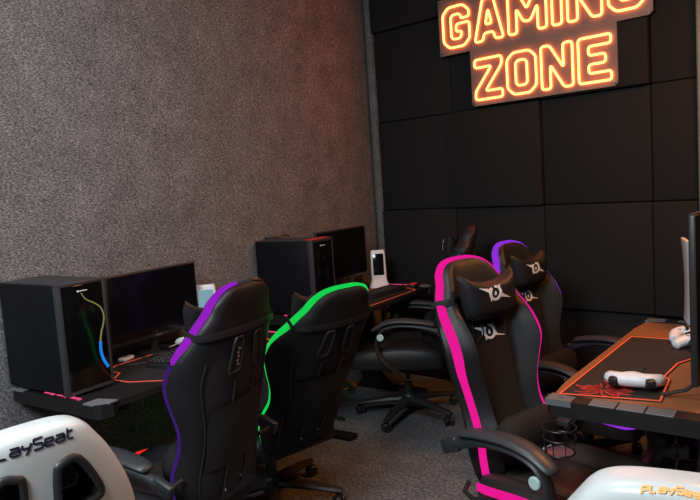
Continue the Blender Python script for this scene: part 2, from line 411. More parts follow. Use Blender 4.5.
    for sg in (1, -1):
        m = MB(); m.ball((sg * .045, back_y(.2, side(.50)) - .006, .505 + .01 * sg), .0055, seg=10); m.warp(bk); m.build('cover_button', 'chrome', back)
    # LED strip over the side edge
    if led:
        def strip(z0, z1, mt, sides=(-1, 1), nm='light_strip'):
            out = []
            for sg in sides:
                seq = []
                for s in STS:
                    if z0 <= s[0] <= z1:
                        fwd = fwid(s); seq.append((Vector((sg * ((fwd + s[1]) / 2 + .003), (front_y(1, s) + back_y(1, s)) / 2, s[0])), phi(s[0])))
                out.append(seq)
            paths = [out[0] + out[1][::-1]] if (z1 > 1.23 and len(sides) == 2) else out
            for path in paths:
                nn = []; P = [p for p, _ in path]
                for i in range(len(P)):
                    tt = P[min(len(P) - 1, i + 1)] - P[max(0, i - 1)]; n_ = Vector((0, 1, 0)).cross(tt); n_.y = 0; n_.normalize()
                    if n_.dot(Vector((P[i].x, 0, max(0, P[i].z - 1.1) * 3))) < 0: n_ = -n_
                    ph = path[i][1]; nn.append(n_ * math.cos(ph) + Vector((0, 1, 0)) * math.sin(ph))
                m = MB(); m.ribbon(P, [.5 * (.027 + .008 * min(1, max(0, (p.z - .80) / .1))) if p.z < 1.2 else .016 for p in P], nn, .0095)
                m.warp(bk); m.build(nm, mt, back)
        if led_lo == 'same': strip(.46, 9, led)
        else: strip(1.0, 9, led, (-1,)); strip(1.0, 9, 'plastic', (1,), 'unlit_strip'); strip(.46, 1.0, led_lo)
    # seat cushion
    m = MB(); rg = []
    YS = [(-.25, .205, .44, .0), (-.23, .235, .462, .012), (-.16, .255, .47, .03), (-.05, .262, .472, .042), (.08, .265, .474, .04), (.19, .262, .476, .028), (.27, .25, .470, .014), (.315, .232, .452, .004), (.33, .21, .43, 0)]
    for s in [list(v) for v in catmull([Vector(q) for q in YS], 3)]:
        y, hw, zt, bo = s; hw *= .92; zb = .375 + .0 * y
        def top(u):
            a = abs(u); k = min(1, max(0, (a - .5) / .35)); k = k * k * (3 - 2 * k)
            return zt + bo * k - max(0, (a - .85) / .15) ** 2 * .03
        ring = [Vector((u * hw, y, top(u))) for u in US] + [Vector((hw + .004, y, (zt + zb) / 2 - .004))] + [Vector((u * hw * .96, y, zb)) for u in US[::-1]] + [Vector((-hw - .004, y, (zt + zb) / 2 - .004))]
        rg.append(ring)
    m.loft(rg); seat = m.build('seat', 'leather' if pads == 'leather' else pads, t, ang=60)
    m = MB(); rg = []
    for k in range(9):
        y = -.21 + .40 * k / 8; e = .004 if 0 < k < 8 else -.002
        rg.append([Vector((q * .135, y, .4735 + e * (1 if abs(q) < 1 else -.5))) for q in (-1, -.92, -.5, 0, .5, .92, 1)])
    m.loft(rg, ring_closed=False); m.build('seat_panel', 'seatleather', seat)
    if seatled:
        P = []; 
        ctl = [(x_ * .925, y_) for x_, y_ in [(.245, -.22), (.262, -.12), (.268, .0), (.271, .10), (.266, .20), (.248, .285), (.20, .328), (.1, .338), (0, .340)]]
        full = [Vector((x, y, 0)) for x, y in ctl] + [Vector((-x, y, 0)) for x, y in ctl[:-1][::-1]]
        full = catmull(full, 3)
        for q in full: P.append(Vector((q.x, q.y, .446 + .026 * math.sin(math.pi * min(1, max(0, (q.y + .2) / .5))))))
        nn = []
        for i in range(len(P)):
            tt = P[min(len(P) - 1, i + 1)] - P[max(0, i - 1)]; tt.z = 0; nn.append(tt.cross(Vector((0, 0, 1))) * 1)
        nn = [n_ if n_.dot(Vector((p.x, p.y, 0))) > 0 else -n_ for n_, p in zip(nn, P)]
        m = MB(); m.ribbon(P, .017, nn, .007); m.build('seat_light_strip', seatled, seat)
    # tilt mechanism, lever, gas lift
    m = MB(); m.box((0, -.02, .345), (.20, .26, .05), bev=.012); m.box((0, -.02, .368), (.30, .30, .014), bev=.004); m.build('tilt_mechanism', 'metalblack', t)
    m = MB(); m.tube([(.08, .02, .345), (.24, .03, .345), (.30, .03, .335)], .006, 8); m.cyl((.28, .03, .338), (.335, .03, .330), .011, n=12, bev=.003); m.build('height_lever', 'plastic', t)
    m = MB(); m.tube([(.24, -.25, .46), (.275, -.24, .44), (.285, -.19, .43), (.285, -.13, .45)], .009, 8); m.build('recline_lever', 'plastic', t)
    m = MB(); m.cyl((0, 0, .13), (0, 0, .215), .031, .027, bev=.003); m.cyl((0, 0, .24), (0, 0, .325 + dz), .015, bev=.001); m.build('gas_lift', 'plastic', t)
    # star base with casters
    m = MB(); m.cyl((0, 0, .075), (0, 0, .145), .055, .042, bev=.006)
    CA = []
    for k in range(5):
        a = R(72 * k + 90); d = Vector((math.cos(a), math.sin(a), 0)); P = [d * .03 + Vector((0, 0, .108)), d * .12 + Vector((0, 0, .104)), d * .22 + Vector((0, 0, .092)), d * .315 + Vector((0, 0, .078)), d * .345 + Vector((0, 0, .074))]
        m.tube(P, [.036, .033, .028, .023, .016], 10, flat=[.026, .024, .019, .015, .011], up=(0, 0, 1)); CA.append(d * .318)
    base = m.build('star_base', 'nylon', t)
    for k, p in enumerate(CA):
        a = R(40 + 77 * k); d = Vector((math.cos(a), math.sin(a), 0)); q = Vector((-d.y, d.x, 0))
        m = MB(); c = p + d * .012
        for sg in (1, -1): m.cyl(c + q * sg * .006 + Vector((0, 0, .028)), c + q * sg * .025 + Vector((0, 0, .028)), .027, n=18, bev=.004)
        m.cyl(p + Vector((0, 0, .03)), p + Vector((0, 0, .08)), .007, n=8); m.box((c.x, c.y, .046), (.04, .022, .02), rot=(0, 0, a), bev=.005)
        m.build('caster', 'plastic', t)
    # armrests
    for sg in (1, -1):
        X = .297 * sg
        arm = MB()
        lower = catmull([(X, -.285, .600), (X, -.235, .622), (X, -.12, .655), (X, .01, .662), (X, .095, .637), (X, .132, .575), (X * .985, .130, .50), (X * .95, .08, .42), (X * .78, .03, .366)], 5)
        n_ = len(lower)
        arm.tube(lower, [.013 + .013 * min(1, i / 12) for i in range(n_)], 12, flat=[.027 - .014 * min(1, i / 12) for i in range(n_)])
        arm.box((X, -.272, .606), (.030, .082, .052), rot=(R(22), 0, 0), bev=.010, seg=3)
        arm.cyl((X * .74, -.280, .598), (X, -.285, .598), .008, n=10)
        a_ = arm.build('armrest', 'nylon', t)
        m = MB(); P = catmull([(X, -.215, .655), (X, -.20, .668), (X, -.12, .684), (X, -.01, .692), (X, .08, .678), (X, .143, .645), (X, .153, .632)], 5); n_ = len(P)
        prof = [max(.35, min(1, (math.sin(math.pi * (i + .7) / (n_ + .4))) ** .35)) for i in range(n_)]
        m.tube(P, [.040 * q for q in prof], 14, flat=[.017 * q for q in prof], up=(0, -.05, 1)); m.build('arm_pad', 'armpad', a_)
        m = MB(); m.cyl((X + sg * .026, .106, .600), (X + sg * .038, .106, .600), .021, n=20, bev=.003); m.build('hinge_cap', 'disc', a_)
        m = MB(); m.cyl((X + sg * .0145, -.285, .600), (X + sg * .0165, -.285, .600), .009, n=6); m.build('hinge_bolt', 'holeinside', a_)
    # head pillow
    def pillow_pt(u, v, fr):
        hz = (.050 + .050 * abs(u) ** 2.2) if v > 0 else .090 - .012 * abs(u) ** 2
        x = u * (.140 + .014 * v); z = v * hz - .004
        d = (1 - abs(u) ** 5) * (1 - abs(v) ** 4); th = .052 * max(0, d) ** .5
        return Vector((x, th if fr else -th * .55, z))
    s = side(pillow_z); y0 = yc(pillow_z) + .095; m = MB(); g = {}
    n_ = 18
    for fr in (0, 1):
        for i in range(n_ + 1):
            for j in range(n_ + 1):
                u, v = -1 + 2 * i / n_, -1 + 2 * j / n_
                if fr == 0 and (i in (0, n_) or j in (0, n_)): g[(0, i, j)] = g.get((1, i, j)); continue
                p = pillow_pt(u, v, fr); g[(fr, i, j)] = m.bm.verts.new(Vector((p.x * pillow_s, y0 + p.y, pillow_z + p.z * pillow_s)))
    for i in range(n_ + 1):
        for j in range(n_ + 1):
            if g.get((0, i, j)) is None: g[(0, i, j)] = g[(1, i, j)]
    for fr in (0, 1):
        for i in range(n_):
            for j in range(n_):
                q = [g[(fr, i, j)], g[(fr, i + 1, j)], g[(fr, i + 1, j + 1)], g[(fr, i, j + 1)]]
                m.bm.faces.new(q if fr else q[::-1])
    m.warp(bk); pil = m.build('head_pillow', 'leather', t, ang=70)
    lg = logo(lambda x, y, z: bk(Vector((x * 1.35 + .012, y0 + .054 - .12 * abs(x) ** 1.5 - abs(y) * .12 + z, pillow_z + y + .004))), .046); lg.build('pillow_logo', 'whiteprint', pil, smooth=False)
    zl = .955; sl_ = side(zl); lg = logo(lambda x, y, z: bk(Vector((x * 1.35, front_y(0, side(zl + y)) + .005 + z, zl + y))), .046); lg.build('backrest_logo', 'whiteprint', back, smooth=False)
    # lumbar pillow
    m = MB(); rg = []
    for k in range(13):
        u = -1 + 2 * k / 12; e = max(.02, (1 - abs(u) ** 6)) ** .5
        rg.append([Vector((u * .17, yc(.58) + .115 + .055 * e * math.cos(2 * math.pi * q / 16), .585 + .085 * e * math.sin(2 * math.pi * q / 16))) for q in range(16)])
    m.loft(rg); m.warp(bk); lp = m.build('lumbar_pillow', 'fabric', t)
    m = MB()
    for k in range(6): m.box((-.05 + .013 * k, yc(.535) + .156, .532 + .001 * (k % 2)), (.0085, .002, .010 - .002 * (k % 3)), rot=(0, R(14), 0))
    m.warp(bk); m.build('lumbar_print', 'whiteprint', lp, smooth=False)
    if dz:
        for o in t.children_recursive:
            if o.name.split('.')[0] in ('star_base', 'caster', 'gas_lift'): continue
            o.data.transform(Matrix.Translation((0, 0, dz)))
    return t

GL = {'P': [[(0, 0), (0, 1), (.9, 1), (1, .9), (1, .55), (.9, .45), (0, .45)]], 'L': [[(0, 1), (0, 0), (.8, 0)]],
      'A': [[(0, .7), (.9, .7), (1, .6), (1, 0), (.1, 0), (0, .1), (0, .3), (.1, .38), (1, .38)]],
      'Y': [[(0, .75), (.05, .4), (.9, .38)], [(1, .75), (.75, .1), (.4, -.25)]],
      'S': [[(1, 1), (.1, 1), (0, .9), (0, .6), (.1, .52), (.9, .52), (1, .42), (1, .1), (.9, 0), (0, 0)]],
      'E': [[(0, .35), (.95, .35), (.95, .62), (.85, .72), (.1, .72), (0, .62), (0, .1), (.1, 0), (.95, 0)]],
      'T': [[(.15, 1), (.15, .1), (.25, 0), (.8, 0)], [(0, .72), (.8, .72)]],
      'G': [[(1, .9), (.1, 1), (0, .9), (0, .1), (.1, 0), (1, 0), (1, .5), (.5, .5)]], 'M': [[(0, 0), (0, 1), (.5, .4), (1, 1), (1, 0)]], 'R': [[(0, 0), (0, 1), (1, 1), (1, .5), (0, .5)], [(.4, .5), (1, 0)]],
      'U': [[(0, 1), (0, 0), (1, 0), (1, 1)]], 'C': [[(1, 1), (0, 1), (0, 0), (1, 0)]]}
def stroke_text(m, txt, h, f, lw, wr=.78, gap=.30, slant=0, sub=4):
    x = 0
    for ch in txt:
        for ln in GL.get(ch, []):
            P = [Vector(p) for p in ln]; Q = [P[0]]
            for a, b in zip(P, P[1:]):
                for k in range(1, sub + 1): Q.append(a + (b - a) * k / sub)
            pts = [(x + (q.x * wr + q.y * slant) * h, q.y * h) for q in Q]
            L_, R_ = [], []
            for i, p in enumerate(pts):
                a, b = Vector(pts[max(0, i - 1)]), Vector(pts[min(len(pts) - 1, i + 1)]); d = (b - a)
                d = d.normalized() if d.length > 0 else Vector((1, 0)); n_ = Vector((-d.y, d.x)) * lw
                L_.append((p[0] + n_.x, p[1] + n_.y)); R_.append((p[0] - n_.x, p[1] - n_.y))
            m.loft([[f(l[0], l[1], 0), f(l[0], l[1], .002), f(r[0], r[1], .002), f(r[0], r[1], 0)] for l, r in zip(L_, R_)])
        x += h * (wr + gap)
    return x

gaming_chair('black gaming chair seen from behind, violet light strip over its top, nearest the left monitor', (1.12, -2.775), 104, 'purple', 'red', 2, dz=-.035, led_lo='dimviolet')
gaming_chair('reclined black gaming chair seen from behind with a bright green light strip', (.925, -2.105), 84, 'green', 'green', 17, dz=-.05, bodymat='fabric', cover='fabric')
gaming_chair('black gaming chair in the far corner, unlit, side on behind the magenta chair', (.757, -.775), 120, None, None, 4, dz=-.015)
gaming_chair('black gaming chair with magenta light strips facing the right desk, nearest the viewer', (2.365, -1.975), -101, 'pink', 'pink', 5, dz=-.035, pads='seatleather')
gaming_chair('black gaming chair with thin violet light strip, between the magenta chair and back wall', (2.0, -.94), -95, 'violet', 'violet', 2, dz=-.095, pads='seatleather')

# ------------------------------------------------------------------ desks
def gaming_desk(label, loc, rz, L, topmat, endmat):
    t = thing('gaming_desk', label, 'desk', loc, rz, 'gaming desks with legs and end trims'); h = L / 2
    m = MB(); pts = [(-h + .02, -.30), (h - .02, -.30), (h - .02, .29), (h - .10, .30), (h - .2, .31), (-h + .2, .31), (-h + .1, .30), (-h + .02, .29)]
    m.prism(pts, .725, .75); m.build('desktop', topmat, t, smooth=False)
    for sg in (1, -1):
        m = MB(); m.prism([(sg * h, -.29), (sg * (h + .012), -.26), (sg * (h + .012), .28), (sg * (h - .004), .300), (sg * (h - .045), .315), (sg * (h - .055), .20), (sg * (h - .055), -.29)], .700, .7535)
        tr = m.build('end_trim', 'desktop', t, smooth=False)
        for y0, y1 in ((-.29, -.19), (.215, .300)):
            m = MB()
            q = [(sg * (h + .016), y0), (sg * (h + .016), y1), (sg * (h - .06), y1), (sg * (h - .03), y0)] if y0 < 0 else [(sg * (h + .016), y0), (sg * (h + .014), y1 - .03), (sg * (h - .03), y1 + .012), (sg * (h - .075), y1 + .004), (sg * (h - .05), y0)]
            if endmat == 'deskgrey': q = [(sg * (h + .016), y0), (sg * (h + .016), y1), (sg * (h - .05), y1), (sg * (h - .035), y0)]
            m.prism(q, .736 if endmat == 'deskgrey' else .7500, .7565 if endmat == 'deskgrey' else .7550); m.cyl((sg * (h - .012), (y0 + y1) / 2, .75), (sg * (h - .012), (y0 + y1) / 2, .7595), .006, n=12); m.build('corner_bracket', 'bracket' if endmat != 'deskgrey' else 'deskgrey', tr, smooth=False)
        m = MB()
        for k in range(3):
            y = -.06 + k * .085 - .02
            if endmat == 'deskgrey': m.box((sg * (h - .012), y + .03, .7555), (.050, .080, .004), rot=(0, R(5 * sg), 0), bev=.001, seg=1); continue
            m.box((sg * (h - .018), y + .03, .7545), (.014, .060, .002)); m.box((sg * (h - .012), y + .065, .7545), (.016, .006, .002)); m.box((sg * (h - .027), y, .7545), (.016, .006, .002))
        m.build('trim_light' if endmat != 'deskgrey' else 'trim_inlay', 'pinklogo' if endmat != 'deskgrey' else 'deskgrey', tr, smooth=False)
        m = MB(); X = sg * (h - .14)
        m.box((X, 0, .705), (.06, .50, .035), bev=.004); m.box((X, 0, .016), (.07, .56, .032), bev=.006); m.box((X, -.18, .36), (.055, .10, .67), bev=.006)
        m.prism([(-.14, .03), (.0, .03), (-.12, .16)], X - .02, X + .02, lambda a, b, z: Vector((z, a, b))); m.build('leg', 'metalblack', t)
    m = MB(); m.box((0, -.2, .66), (L - .3, .02, .09), bev=.003); m.box((0, -.16, .706), (L - .3, .05, .03), bev=.003); m.build('crossbar', 'metalblack', t)
    return t
D1 = gaming_desk('long black gaming desk nearest the viewer on the left wall, under the first tower', lf(2.47, .315), -82, 1.2, 'desktop', 'desktop')
D2 = gaming_desk('black gaming desk in the far left corner under the second computer tower', lf(.93, .30), -82, 1.2, 'desktop', 'desktop')
D3 = gaming_desk('orange lit gaming desk on the right holding game controllers', (2.597, -1.415, 0), 94, 1.3, 'deskglow', 'deskgrey')
def on(d, x, y, z=0):
    a = d.rotation_euler.z; return Vector((d.location.x + x * math.cos(a) - y * math.sin(a), d.location.y + x * math.sin(a) + y * math.cos(a), z))
def desk_mat(desk, label, outer, x, y):
    t = thing('desk_mat', label, 'mat', on(desk, x, y, .7502), math.degrees(desk.rotation_euler.z), 'black desk mats with glowing red borders')
    m = MB(); m.prism(outer, 0, .003); m.build('mat_surface', 'mat', t, smooth=False)
    n = len(outer); cx = sum(p[0] for p in outer) / n; cy = sum(p[1] for p in outer) / n
    def ins(d):
        out = []
        for i in range(n):
            a, b, c = Vector(outer[i - 1]), Vector(outer[i]), Vector(outer[(i + 1) % n])
            e1 = (b - a).normalized(); e2 = (c - b).normalized(); n1 = Vector((-e1.y, e1.x)); n2 = Vector((-e2.y, e2.x)); k = (n1 + n2); k = k / max(.3, k.dot(n1))
            out.append(b + k * d)
        return out
    A_, B_ = ins(.004), ins(.0095); m = MB()
    m.loft([[Vector((a.x, a.y, .003)), Vector((a.x, a.y, .0046)), Vector((b.x, b.y, .0046)), Vector((b.x, b.y, .003))] for a, b in zip(A_, B_)], closed=True)
    m.build('red_border', 'matred', t, smooth=False); return t
oct_ = [(-.44, -.12), (-.38, -.19), (.38, -.19), (.44, -.12), (.44, .12), (.30, .185), (-.30, .185), (-.44, .12)]
desk_mat(D1, 'black desk mat with red border behind the violet chair', [(-.46, -.05), (-.44, -.15), (.20, -.15), (.28, -.10), (.28, -.02), (.36, .04), (.36, .14), (.28, .285), (-.42, .285), (-.46, .20)], 0, .0)
desk_mat(D2, 'black desk mat with red border on the far corner desk', [(-.44, .0), (-.40, -.06), (.40, -.06), (.44, .0), (.44, .20), (.34, .285), (-.40, .285), (-.46, .20)], 0, .0)
mt3 = desk_mat(D3, 'black desk mat with red claw graphic and border on the right desk', [(-.600, .284), (-.535, -.030), (-.29, -.005), (-.26, .018), (-.075, .012), (.03, -.03), (.12, -.06), (.30, -.04), (.285, .284)], 0, .0)
# red splatter graphic on that mat
m = MB(); rg_ = random.Random(5); c0 = Vector((-.485, .165))
def claw(P, w0):
    P = catmull([Vector((p[0], p[1], 0)) for p in P], 5); L_ = []; n = len(P)
    for i, p in enumerate(P):
        tt = (P[min(n - 1, i + 1)] - P[max(0, i - 1)]).normalized(); nn = Vector((-tt.y, tt.x, 0)) * w0 * (math.sin(math.pi * (i + .3) / n) ** .7 + .05)
        L_.append([p + nn + Vector((0, 0, .003)), p + nn + Vector((0, 0, .0042)), p - nn + Vector((0, 0, .0042)), p - nn + Vector((0, 0, .003))])
    m.loft(L_)
for k in range(26):
    a = 2 * math.pi * k / 26 + rg_.uniform(-.15, .15); l = rg_.uniform(.05, .115); b = a + rg_.uniform(-.9, .9)
    p0 = c0 + Vector((math.cos(a), math.sin(a))) * rg_.uniform(.008, .03); p1 = p0 + Vector((math.cos(a), math.sin(a))) * l * .5; p2 = p1 + Vector((math.cos(b), math.sin(b))) * l * .5
    p0, p1, p2 = [Vector((c0.x + (p.x - c0.x) * .75, min(.262, p.y))) for p in (p0, p1, p2)]
    claw([p0, p1, p2], rg_.uniform(.002, .0048))
m.build('red_claw_graphic', 'matgraphic', mt3, smooth=False)

# ------------------------------------------------------------------ computer towers
def tower(label, loc, rz, W, D, H, led=True):
    t = thing('computer_tower', label, 'computer', loc, rz, 'black computer towers on the left desks')
    m = MB(); m.box((0, -.01, H / 2 + .008), (W, D - .02, H - .016), bev=.004); m.build('case_body', 'case', t)
    m = MB(); m.box((0, -.01, H + .001), (W - .01, D - .03, .006), bev=.002); m.build('top_cover', 'casetop', t)
    m = MB()
    m.box((-W / 2 + .008, D / 2 - .006, H / 2 + .01), (.017, .03, H - .012), bev=.003); m.box((W / 2 - .008, D / 2 - .006, H / 2 + .01), (.017, .03, H - .012), bev=.003)
    m.box((0, D / 2 - .006, H - .004), (W, .03, .014), bev=.003); m.box((0, D / 2 - .006, .02), (W, .03, .02), bev=.003)
    fr = m.build('front_frame', 'casetop', t)
    m = MB(); m.box((0, D / 2 + .004, H / 2 + .006), (W - .026, .010, H - .034), bev=.002); fp = m.build('front_panel', 'glass', t)
    yf = D / 2 + .0095
    m = MB(); m.box((0, yf, H - .034), (.045, .001, .003)); m.box((.018, yf, H - .034), (.006, .0012, .008)); m.build('brand_mark', 'whiteprint', fp, smooth=False)
    if led:
        f = [(-.006, H - .042), (.012, H - .07), (.045, H - .09), (.075, H - .115), (.085, H - .15), (.080, H - .18), (.066, H - .215), (.058, H - .25)]
        P = catmull([(-x, yf, z) for x, z in f], 5); m = MB(); m.ribbon(P, [.002 + .002 * i / len(P) for i in range(len(P))], [(0, 1, 0)] * len(P), .0015); m.build('front_light_line', 'olive', fp)
        f = [(.058, H - .25), (.056, H - .29), (.064, H - .325), (.082, H - .36)]
        P = catmull([(-x, yf, z) for x, z in f], 5); m = MB(); m.ribbon(P, .0065, [(0, 1, 0)] * len(P), .0015); m.build('front_light_line', 'blue', fp)
    m = MB()
    for y in (-D / 2 + .025, D / 2 - .03):
        for z in (.02, H - .012): m.cyl((-W / 2 - .003, y, z), (-W / 2 + .002, y, z), .0045, n=10)
    m.build('case_screw', 'chrome', t)
    for k, (x, y) in enumerate(((-1, -1), (-1, 1), (1, -1), (1, 1))):
        m = MB(); m.cyl((x * (W / 2 - .03), y * (D / 2 - .05), 0), (x * (W / 2 - .03), y * (D / 2 - .05), .012), .014, n=14); m.build('foot', 'plastic', t)
    if not led:
        m = MB(); m.box((0, D / 2 - .03, H + .0055), (W - .03, .045, .003), bev=.001); m.box((0, D / 2 - .03, H + .0075), (W - .05, .028, .002)); m.build('top_port_strip', 'matgraphic', t)
    return t
tower('black computer tower with yellow and blue light line, left front of the picture', lf(2.97, .220, .7500), -82, .21, .40, .445)
tower('plain black computer tower on the far corner desk', lf(1.40, .235, .7500), -82, .21, .42, .445, led=False)
m = MB(); c = lf(1.355, .06, 1.2075)
m.tube(catmull([c + TD * -.06 + SD * .03, c + TD * -.02 + SD * .005 + Vector((0, 0, .004)), c + SD * -.03, c + TD * .02 + SD * -.075 + Vector((0, 0, .006)), c + TD * .03 + SD * -.10], 5), .007, 8, flat=.008); tag(m.build('pair_of_glasses', 'plastic'), 'thin black folded glasses lying on top of the far computer tower', 'glasses')

# ------------------------------------------------------------------ monitors
def monitor(label, loc, rz, W, H, zb):
    # front (screen) faces local +Y ; loc.z is the desk top
    t = thing('monitor', label, 'monitor', loc, rz, 'flat black monitors on the left desks'); zc = zb + H / 2
    m = MB(); m.box((0, 0, zc), (W, .022, H), bev=.004); m.box((0, -.018, zc - .01), (W * .55, .025, H * .5), bev=.01); m.build('screen_housing', 'bezel', t)
    m = MB(); m.box((0, .0115, zc + .006), (W - .014, .002, H - .028)); m.build('screen', 'screen', t)
    m = MB(); m.box((0, .012, zb + .008), (.03, .001, .004)); m.build('brand_mark', 'greyprint', t)
    m = MB(); m.tube([(0, -.02, zb + .05), (0, -.03, zb - .02), (0, -.03, .012)], .022, 10, flat=.011); m.build('stand_neck', 'bezel', t)
    m = MB(); m.cyl((0, .0, 0), (0, .0, .008), .105, .10, n=40, bev=.002); m.build('stand_foot', 'bezel', t)
    return t
monitor('wide black monitor beside the tower with the light line', lf(2.375, .12, .7500), -82, .55, .335, .072)
monitor('black monitor on the far corner desk beside the plain tower', lf(.80, .17, .7500), -85, .55, .345, .11)

# ------------------------------------------------------------------ keyboards
def keyboard(label, loc, rz):
    t = thing('keyboard', label, 'keyboard', loc, rz, 'black mechanical keyboards')
    m = MB(); m.box((0, 0, .010), (.40, .13, .020), rot=(R(-3) * 0, 0, 0), bev=.004); m.build('keyboard_body', 'plastic', t)
    m = MB()
    for r_ in range(5):
        for k in range(18):
            m.box((-.185 + k * .0216, .048 - r_ * .024, .025 + (.003 if r_ in (0, 4) else 0)), (.0175, .0185, .011), bev=.0025, seg=1)
    kc = m.build('keycaps', 'key', t); kc['kind'] = 'stuff'
    return t
keyboard('black keyboard on the near left desk, partly behind the violet chair', lf(2.43, .37, .7535), -82 + 10)
keyboard('black keyboard on the far corner desk in front of the white dock', lf(.72, .42, .7535), -82 - 4)
# red lit gadget behind far keyboard
m = MB(); m.box((0, 0, .012), (.10, .06, .024), bev=.006); o = m.build('card_reader', 'plastic'); o.location = lf(.42, .50, .7505); o.rotation_euler = (0, 0, R(-80)); tag(o, 'small black box with red lit top at the far end of the corner desk', 'gadget')
m = MB(); m.box((0, 0, .0245), (.075, .03, .002)); m.build('red_light', 'redglow', o)

# white docks with screens
def dock(label, loc, rz, lit):
    t = thing('charging_dock', label, 'dock', loc, rz, 'white charging docks with screens')
    m = MB(); rg = []
    for z, wd, dp in ((0, .062, .050), (.012, .060, .048), (.035, .050, .035), (.055, .047, .030), (.12, .046, .028), (.225, .044, .024), (.238, .040, .020)):
        n = 28; ring = []
        wd *= 1.18
        for k in range(n):
            a = 2 * math.pi * k / n; cx, sy = math.cos(a), math.sin(a); e = .35
            ring.append(Vector((wd * math.copysign(abs(cx) ** e, cx), dp * math.copysign(abs(sy) ** e, sy) - (z * .06), z * 1.12)))
        rg.append(ring)
    m.loft(rg); m.build('dock_body', 'white', t)
    m = MB(); m.box((0, .0195, .165), (.078, .004, .155), rot=(R(2.5) + .03, 0, 0), bev=.002); m.build('dock_screen', 'screen' if not lit else 'paleblue', t)
    m = MB(); m.box((.054, -.008, .11), (.004, .008, .02), bev=.001); m.build('side_port', 'plastic', t)
    return t
dock('white charging dock with a dark screen on the far corner desk', lf(.44, .235, .7500), -138, False)
dock('white charging dock glimpsed behind the head of the violet chair', lf(2.01, .10, .7500), -130, True)

# headset on near desk
t = thing('headset', 'white headset lying on the near left desk beside the violet chair', 'headset', lf(2.23, .14, .7720), -70)
t.rotation_euler = (R(-78), 0, R(-70))
m = MB(); P = [Vector((.075 * math.cos(R(a)), 0, .085 + .085 * math.sin(R(a)))) for a in range(-30, 211, 12)]; m.tube(P, .006, 8, flat=.016, up=(0, 1, 0)); m.build('headband', 'white', t)
for sg in (1, -1):
    m = MB(); m.ball((sg * .070, 0, .045), (.022, .020, .044)); m.build('ear_cup', 'white', t)
    m = MB(); m.ball((sg * .052, 0, .045), (.016, .018, .040)); m.build('ear_cushion', 'leather', t)
# adapter, card, cable
t = thing('power_adapter', 'small white power adapter lying by the first monitor foot', 'adapter', lf(2.57, .12, .7500), -70)
m = MB(); m.box((0, 0, .008), (.075, .036, .016), bev=.004); m.build('adapter_body', 'white', t)
m = MB(); m.box((0, 0, .0165), (.05, .018, .0012)); m.build('adapter_label', 'greyprint', t)
m = MB(); m.tube(catmull([lf(2.54, .15, .757), lf(2.50, .22, .754), lf(2.58, .26, .754), lf(2.66, .20, .754), lf(2.62, .14, .754), lf(2.52, .10, .754), lf(2.51, .03, .754)], 6), .0028, 6); tag(m.build('cable', 'plastic'), 'thin black cable looped round the white adapter on the near desk', 'cable')
m = MB(); m.box((0, 0, .006), (.11, .055, .012), bev=.004); o = m.build('smartphone', 'case'); o.location = lf(2.33, .165, .7582); o.rotation_euler = (0, 0, R(-75)); tag(o, 'small dark phone with pale rim lying on the first monitor foot', 'phone')
m = MB(); m.box((0, .024, .013), (.09, .003, .002)); m.build('phone_rim', 'whiteprint', o)

# ------------------------------------------------------------------ television, console, controllers on right desk
t = thing('television', 'black television at the right edge standing on splayed feet on the orange lit desk', 'television', (2.741, -1.478, .75), 92)
m = MB(); m.box((0, 0, .325), (.92, .022, .53), bev=.006); m.box((0, -.030, .24), (.74, .045, .30), bev=.015); m.build('screen_housing', 'bezel', t)
m = MB(); m.box((0, .0115, .328), (.90, .002, .505)); m.build('screen', 'screen', t)
m = MB(); m.box((0, 0, .5915), (.915, .016, .003)); m.build('top_edge', 'casetop', t)
for sg in (1, -1):
    m = MB(); m.tube([(sg * .40, .11, .006), (sg * .40, .04, .03), (sg * .40, 0, .064)], .011, 8, flat=.006); m.tube([(sg * .40, -.11, .006), (sg * .40, -.04, .03), (sg * .40, 0, .064)], .011, 8, flat=.006); m.build('foot', 'plastic', t)
t = thing('game_console', 'upright white and black game console behind the television on the right desk', 'game console', (2.50, -.82, .75), 22)
m = MB(); m.box((0, 0, .205), (.062, .23, .36), bev=.012); m.build('console_body', 'glass', t)
for sg in (1, -1):
    m = MB(); rg = []
    for k in range(11):
        q = k / 10; z = .012 + .385 * q; off = .042 + .010 * (2 * q - 1) ** 2 + .006 * q; hw = .125 + .008 * math.sin(math.pi * q)
        rg.append([Vector((sg * off, -hw, z)), Vector((sg * (off + .010), -hw + .02, z)), Vector((sg * (off + .011), hw - .02, z)), Vector((sg * off, hw, z)), Vector((sg * (off - .006), hw, z)), Vector((sg * (off - .006), -hw, z))])
    m.loft(rg); m.build('side_plate', 'white', t)
m = MB(); m.cyl((0, 0, 0), (0, 0, .026), .065, .05, n=28, bev=.003); m.build('console_stand', 'plastic', t)
